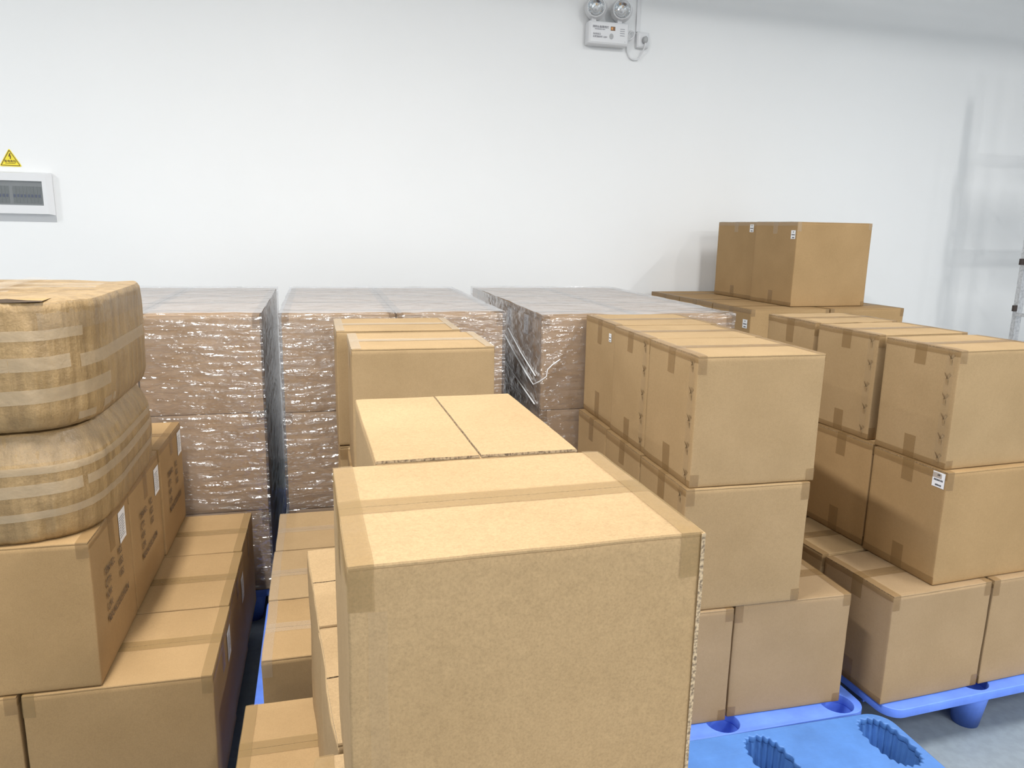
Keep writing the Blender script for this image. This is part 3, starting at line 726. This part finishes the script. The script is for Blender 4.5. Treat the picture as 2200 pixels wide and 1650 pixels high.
for hx_, tilt, yawd in ((-.106, 4, -18), (.076, 4, -16)):
    M = Matrix.Translation((hx_, -.080, .216)) @ Matrix.Rotation(math.radians(yawd), 4, 'Z') @ Matrix.Rotation(math.radians(90 + tilt), 4, 'X')
    bm = bmesh.new(); lathe(bm, [(.02, -.085), (.050, -.078), (.072, -.052), (.073, -.036), (.062, -.020), (.061, .008), (.062, .016), (.055, .018)], 32, M, False); bm.faces.new([v for v in bm.verts][:32])
    hd = link('lamp_head', bm, PLASTIC, em, True)
    bm = bmesh.new(); lathe(bm, [(.054, .016), (.044, .000), (.028, -.012), (.010, -.018), (.0001, -.018)], 32, M, False)
    for v in bm.verts:
        pass
    link('reflector', bm, CHROME, hd, False)
    bm = bmesh.new(); lathe(bm, [(.008, -.018), (.009, -.004), (.005, .004), (.0001, .005)], 12, M, False); link('bulb', bm, PLASTIC, hd, True)
    bm = bmesh.new(); bx(bm, hx_ - .016, hx_ + .016, -.052, -.018, h - .004, h + .022, .004); link('swivel_bracket', bm, PLASTIC, em)
# socket with plug
so = on_wall('wall_socket', 2.111, 2.746, 'white surface wall socket with plug beside the emergency light', 'socket')
bm = bmesh.new(); bx(bm, -.043, .043, -.038, -.002, 0, .098, .005); link('socket_box', bm, PLASTIC, so, True)
bm = bmesh.new(); bx(bm, -.036, .036, -.042, -.037, .007, .091, .002); link('face_plate', bm, PLASTIC, so, True)
bm = bmesh.new(); lathe(bm, [(.008, 0), (.017, .004), (.016, .03), (.010, .036)], 20, Matrix.Translation((.006, -.042, .046)) @ Matrix.Rotation(math.pi / 2, 4, 'X') @ Matrix.Scale(1.35, 4, (0, 1, 0)))
link('plug', bm, PLASTIC_G, so, True)
sx_, sz0 = so.location.x, so.location.z; ex_, ez_ = em.location.x, em.location.z
pts = []
def cr(P_, m_=8):
    out = []
    for i in range(len(P_) - 1):
        p0, p1, p2, p3 = P_[max(i - 1, 0)], P_[i], P_[i + 1], P_[min(i + 2, len(P_) - 1)]
        for k in range(m_):
            t = k / m_; out.append(tuple(.5 * ((2 * b) + (-a + c) * t + (2 * a - 5 * b + 4 * c - d) * t * t + (-a + 3 * b - 3 * c + d) * t ** 3) for a, b, c, d in zip(p0, p1, p2, p3)))
    return out + [P_[-1]]
bm = bmesh.new()
tube(bm, cr([(ex_ + .152, WY - .04, ez_ + .05), (ex_ + .172, WY - .05, ez_ + .055), (ex_ + .198, WY - .04, ez_ + .080), (ex_ + .200, WY - .03, ez_ + .105), (ex_ + .180, WY - .02, ez_ + .108), (ex_ + .163, WY - .014, ez_ + .07), (ex_ + .163, WY - .012, ez_ + .0), (ex_ + .190, WY - .014, ez_ - .055),
             (ex_ + .238, WY - .02, ez_ - .062), (ex_ + .262, WY - .04, ez_ - .02), (sx_ + .006, WY - .062, sz0 + .005), (sx_ + .006, WY - .066, sz0 + .03)]), .0055, 8)
o = link('power_cord', bm, PLASTIC, None, True); tag(o, 'white cord looping from the emergency light to its plug', 'cord')
# cable trunking
xx, zz = wp(2.083, 2.842)
bm = bmesh.new(); bx(bm, xx - .014, xx + .014, WY - .014, WY - .0005, zz + .004, CZ - .002, .002)
o = link('cable_trunking', bm, PLASTIC, None); tag(o, 'thin white cable trunking rising from the wall socket to the ceiling', 'cable trunking')
# warning sign
x_, z_ = wp(-1.656, 1.853); sg = empty('warning_sign', (x_, WY, z_), 0, 'yellow triangular electrical hazard sign on the wall above the panel', 'sign')
def tri(s, r, off=0):
    c = [(-s / 2, 0), (s / 2, 0), (0, s * .866)]; cen = (0, s * .2887); pts = []
    c = [(cen[0] + (a - cen[0]) * (1 - off), cen[1] + (b - cen[1]) * (1 - off)) for a, b in c]
    for i in range(3):
        p = Vector(c[i]); a = Vector(c[i - 1]); b = Vector(c[(i + 1) % 3]); u = (a - p).normalized(); v = (b - p).normalized()
        for k in range(5):
            t = k / 4; pts.append(tuple((p + u * r * (1 - t) ** 2 + v * r * t ** 2)))
    return pts
def flat(name, loops, y, th, m, parent):
    bm = curve_plate(loops, th / 2); bmesh.ops.transform(bm, matrix=Matrix.Translation((0, y, 0)) @ ROT, verts=bm.verts); return link(name, bm, m, parent)
flat('sign_plate', [tri(.118, .012)], -.002, .002, YEL, sg)
flat('border', [tri(.118, .006, .12), tri(.118, .004, .22)[::-1]], -.0036, .0008, SBLK, sg)
flat('lightning_bolt', [[(-.001, .074), (.006, .073), (.002, .060), (.008, .061), (.004, .050), (.007, .050), (.003, .040), (-.002, .049), (.001, .050), (.001, .055), (-.007, .055)]], -.0036, .0008, SBLK, sg)
text_mesh('printed_text', '有电危险', .0155, SBLK, sg, Matrix.Translation((0, -.0034, .0235)) @ ROT, 'CENTER', .0004)
bm = bmesh.new(); bx(bm, -.026, .026, -.0040, -.0034, .0155, .0178); link('fine_print', bm, SBLK, sg)
# distribution panel (tapered frame, smoky window, breakers)
x_, z_ = wp(-1.66, 1.589); pn = empty('distribution_panel', (x_, WY, z_), 0, 'white breaker panel with smoky window at the left photo edge', 'electrical panel')
WP_, HP_ = .430, .242
bm = bmesh.new(); xr = (-1.438 + 1.66) * K - .008; xl = xr - WP_
fr = [(xl, 0), (xr, 0), (xr - .012, HP_), (xl + .012, HP_)]
fr = [(xl, 0), (xr, 0), (xr, HP_), (xl, HP_)]
y1, y2, y3 = -.050, -.032, -.001
win = (xl + .055, xr - .052, .054, HP_ - .050)
o1 = [bm.verts.new((a, y1, b)) for a, b in ((xl + .006, .006), (xr - .030, .006), (xr - .030, HP_ - .006), (xl + .006, HP_ - .006))]
o2 = [bm.verts.new((a, y2, b)) for a, b in ((xl, 0), (xr, 0), (xr, HP_), (xl, HP_))]
o3 = [bm.verts.new((a, y3, b)) for a, b in ((xl + .02, -.040), (xr - .006, -.040), (xr - .01, HP_), (xl + .02, HP_))]
iw = [bm.verts.new((a, y1, b)) for a, b in ((win[0], win[2]), (win[1], win[2]), (win[1], win[3]), (win[0], win[3]))]
ib = [bm.verts.new((v.co.x, -.034, v.co.z)) for v in iw]
for A_, B_ in ((o1, o2), (o2, o3), (iw, o1), (ib, iw)):
    for i in range(4): bm.faces.new((A_[i], A_[(i + 1) % 4], B_[(i + 1) % 4], B_[i]))
bm.faces.new(ib); bmesh.ops.recalc_face_normals(bm, faces=bm.faces)
link('panel_frame', bm, PLASTIC, pn)
BRK = mat('breaker_grey', (.40, .42, .43), .5); TOG = mat('toggle_blue', (.04, .08, .34), .4)
for i in range(12):
    bxx = win[1] - .012 - i * .0185
    if i in (8,): continue
    b_ = box_obj('circuit_breaker', BRK, pn, (bxx - .0165, bxx, -.040, -.0345, win[2] + .012, win[3] - .03), .001)
    box_obj('toggle', TOG, b_, (bxx - .0135, bxx - .003, -.0455, -.040, win[2] + .045, win[2] + .062), .001)
GL = mat('smoky_acrylic', (.20, .22, .23), .08, Alpha=.38)
box_obj('window_cover', GL, pn, (win[0] + .0005, win[1] - .0005, -.0495, -.0470, win[2] + .0005, win[3] - .0005))

# ================================================================= STEEL RACK at the right
rk = empty('steel_rack', (4.955, 4.40, 0), 0, 'galvanised steel rack upright with dark clips at the right edge', 'rack')
def post(dx, dy):
    bm = bmesh.new(); bx(bm, dx - .025, dx + .025, dy - .004, dy + .0, 0, 2.9, .001); bx(bm, dx - .025, dx - .021, dy, dy + .03, 0, 2.9); bx(bm, dx + .021, dx + .025, dy, dy + .03, 0, 2.9)
    link('upright', bm, GALV, rk)
for dx, dy in ((0, 0), (0, -.45), (1.2, 0), (1.2, -.45)): post(dx, dy)
for z in (.40, .735, 1.07, 1.405, 1.74, 2.07, 2.4):
    bm = bmesh.new(); bx(bm, -.058, -.026, -.006, .012, z - .022, z + .022, .002); link('clip', bm, DARKCLIP, rk)
    bm = bmesh.new(); bx(bm, -.04, -.02, -.45, .0, z - .055, z - .030, .002); link('cross_brace', bm, GALV, rk)
for z in (.2, .8, 1.6, 2.3): box_obj('shelf', GALV, rk, (.026, 1.174, -.45, .0, z, z + .03), .002)
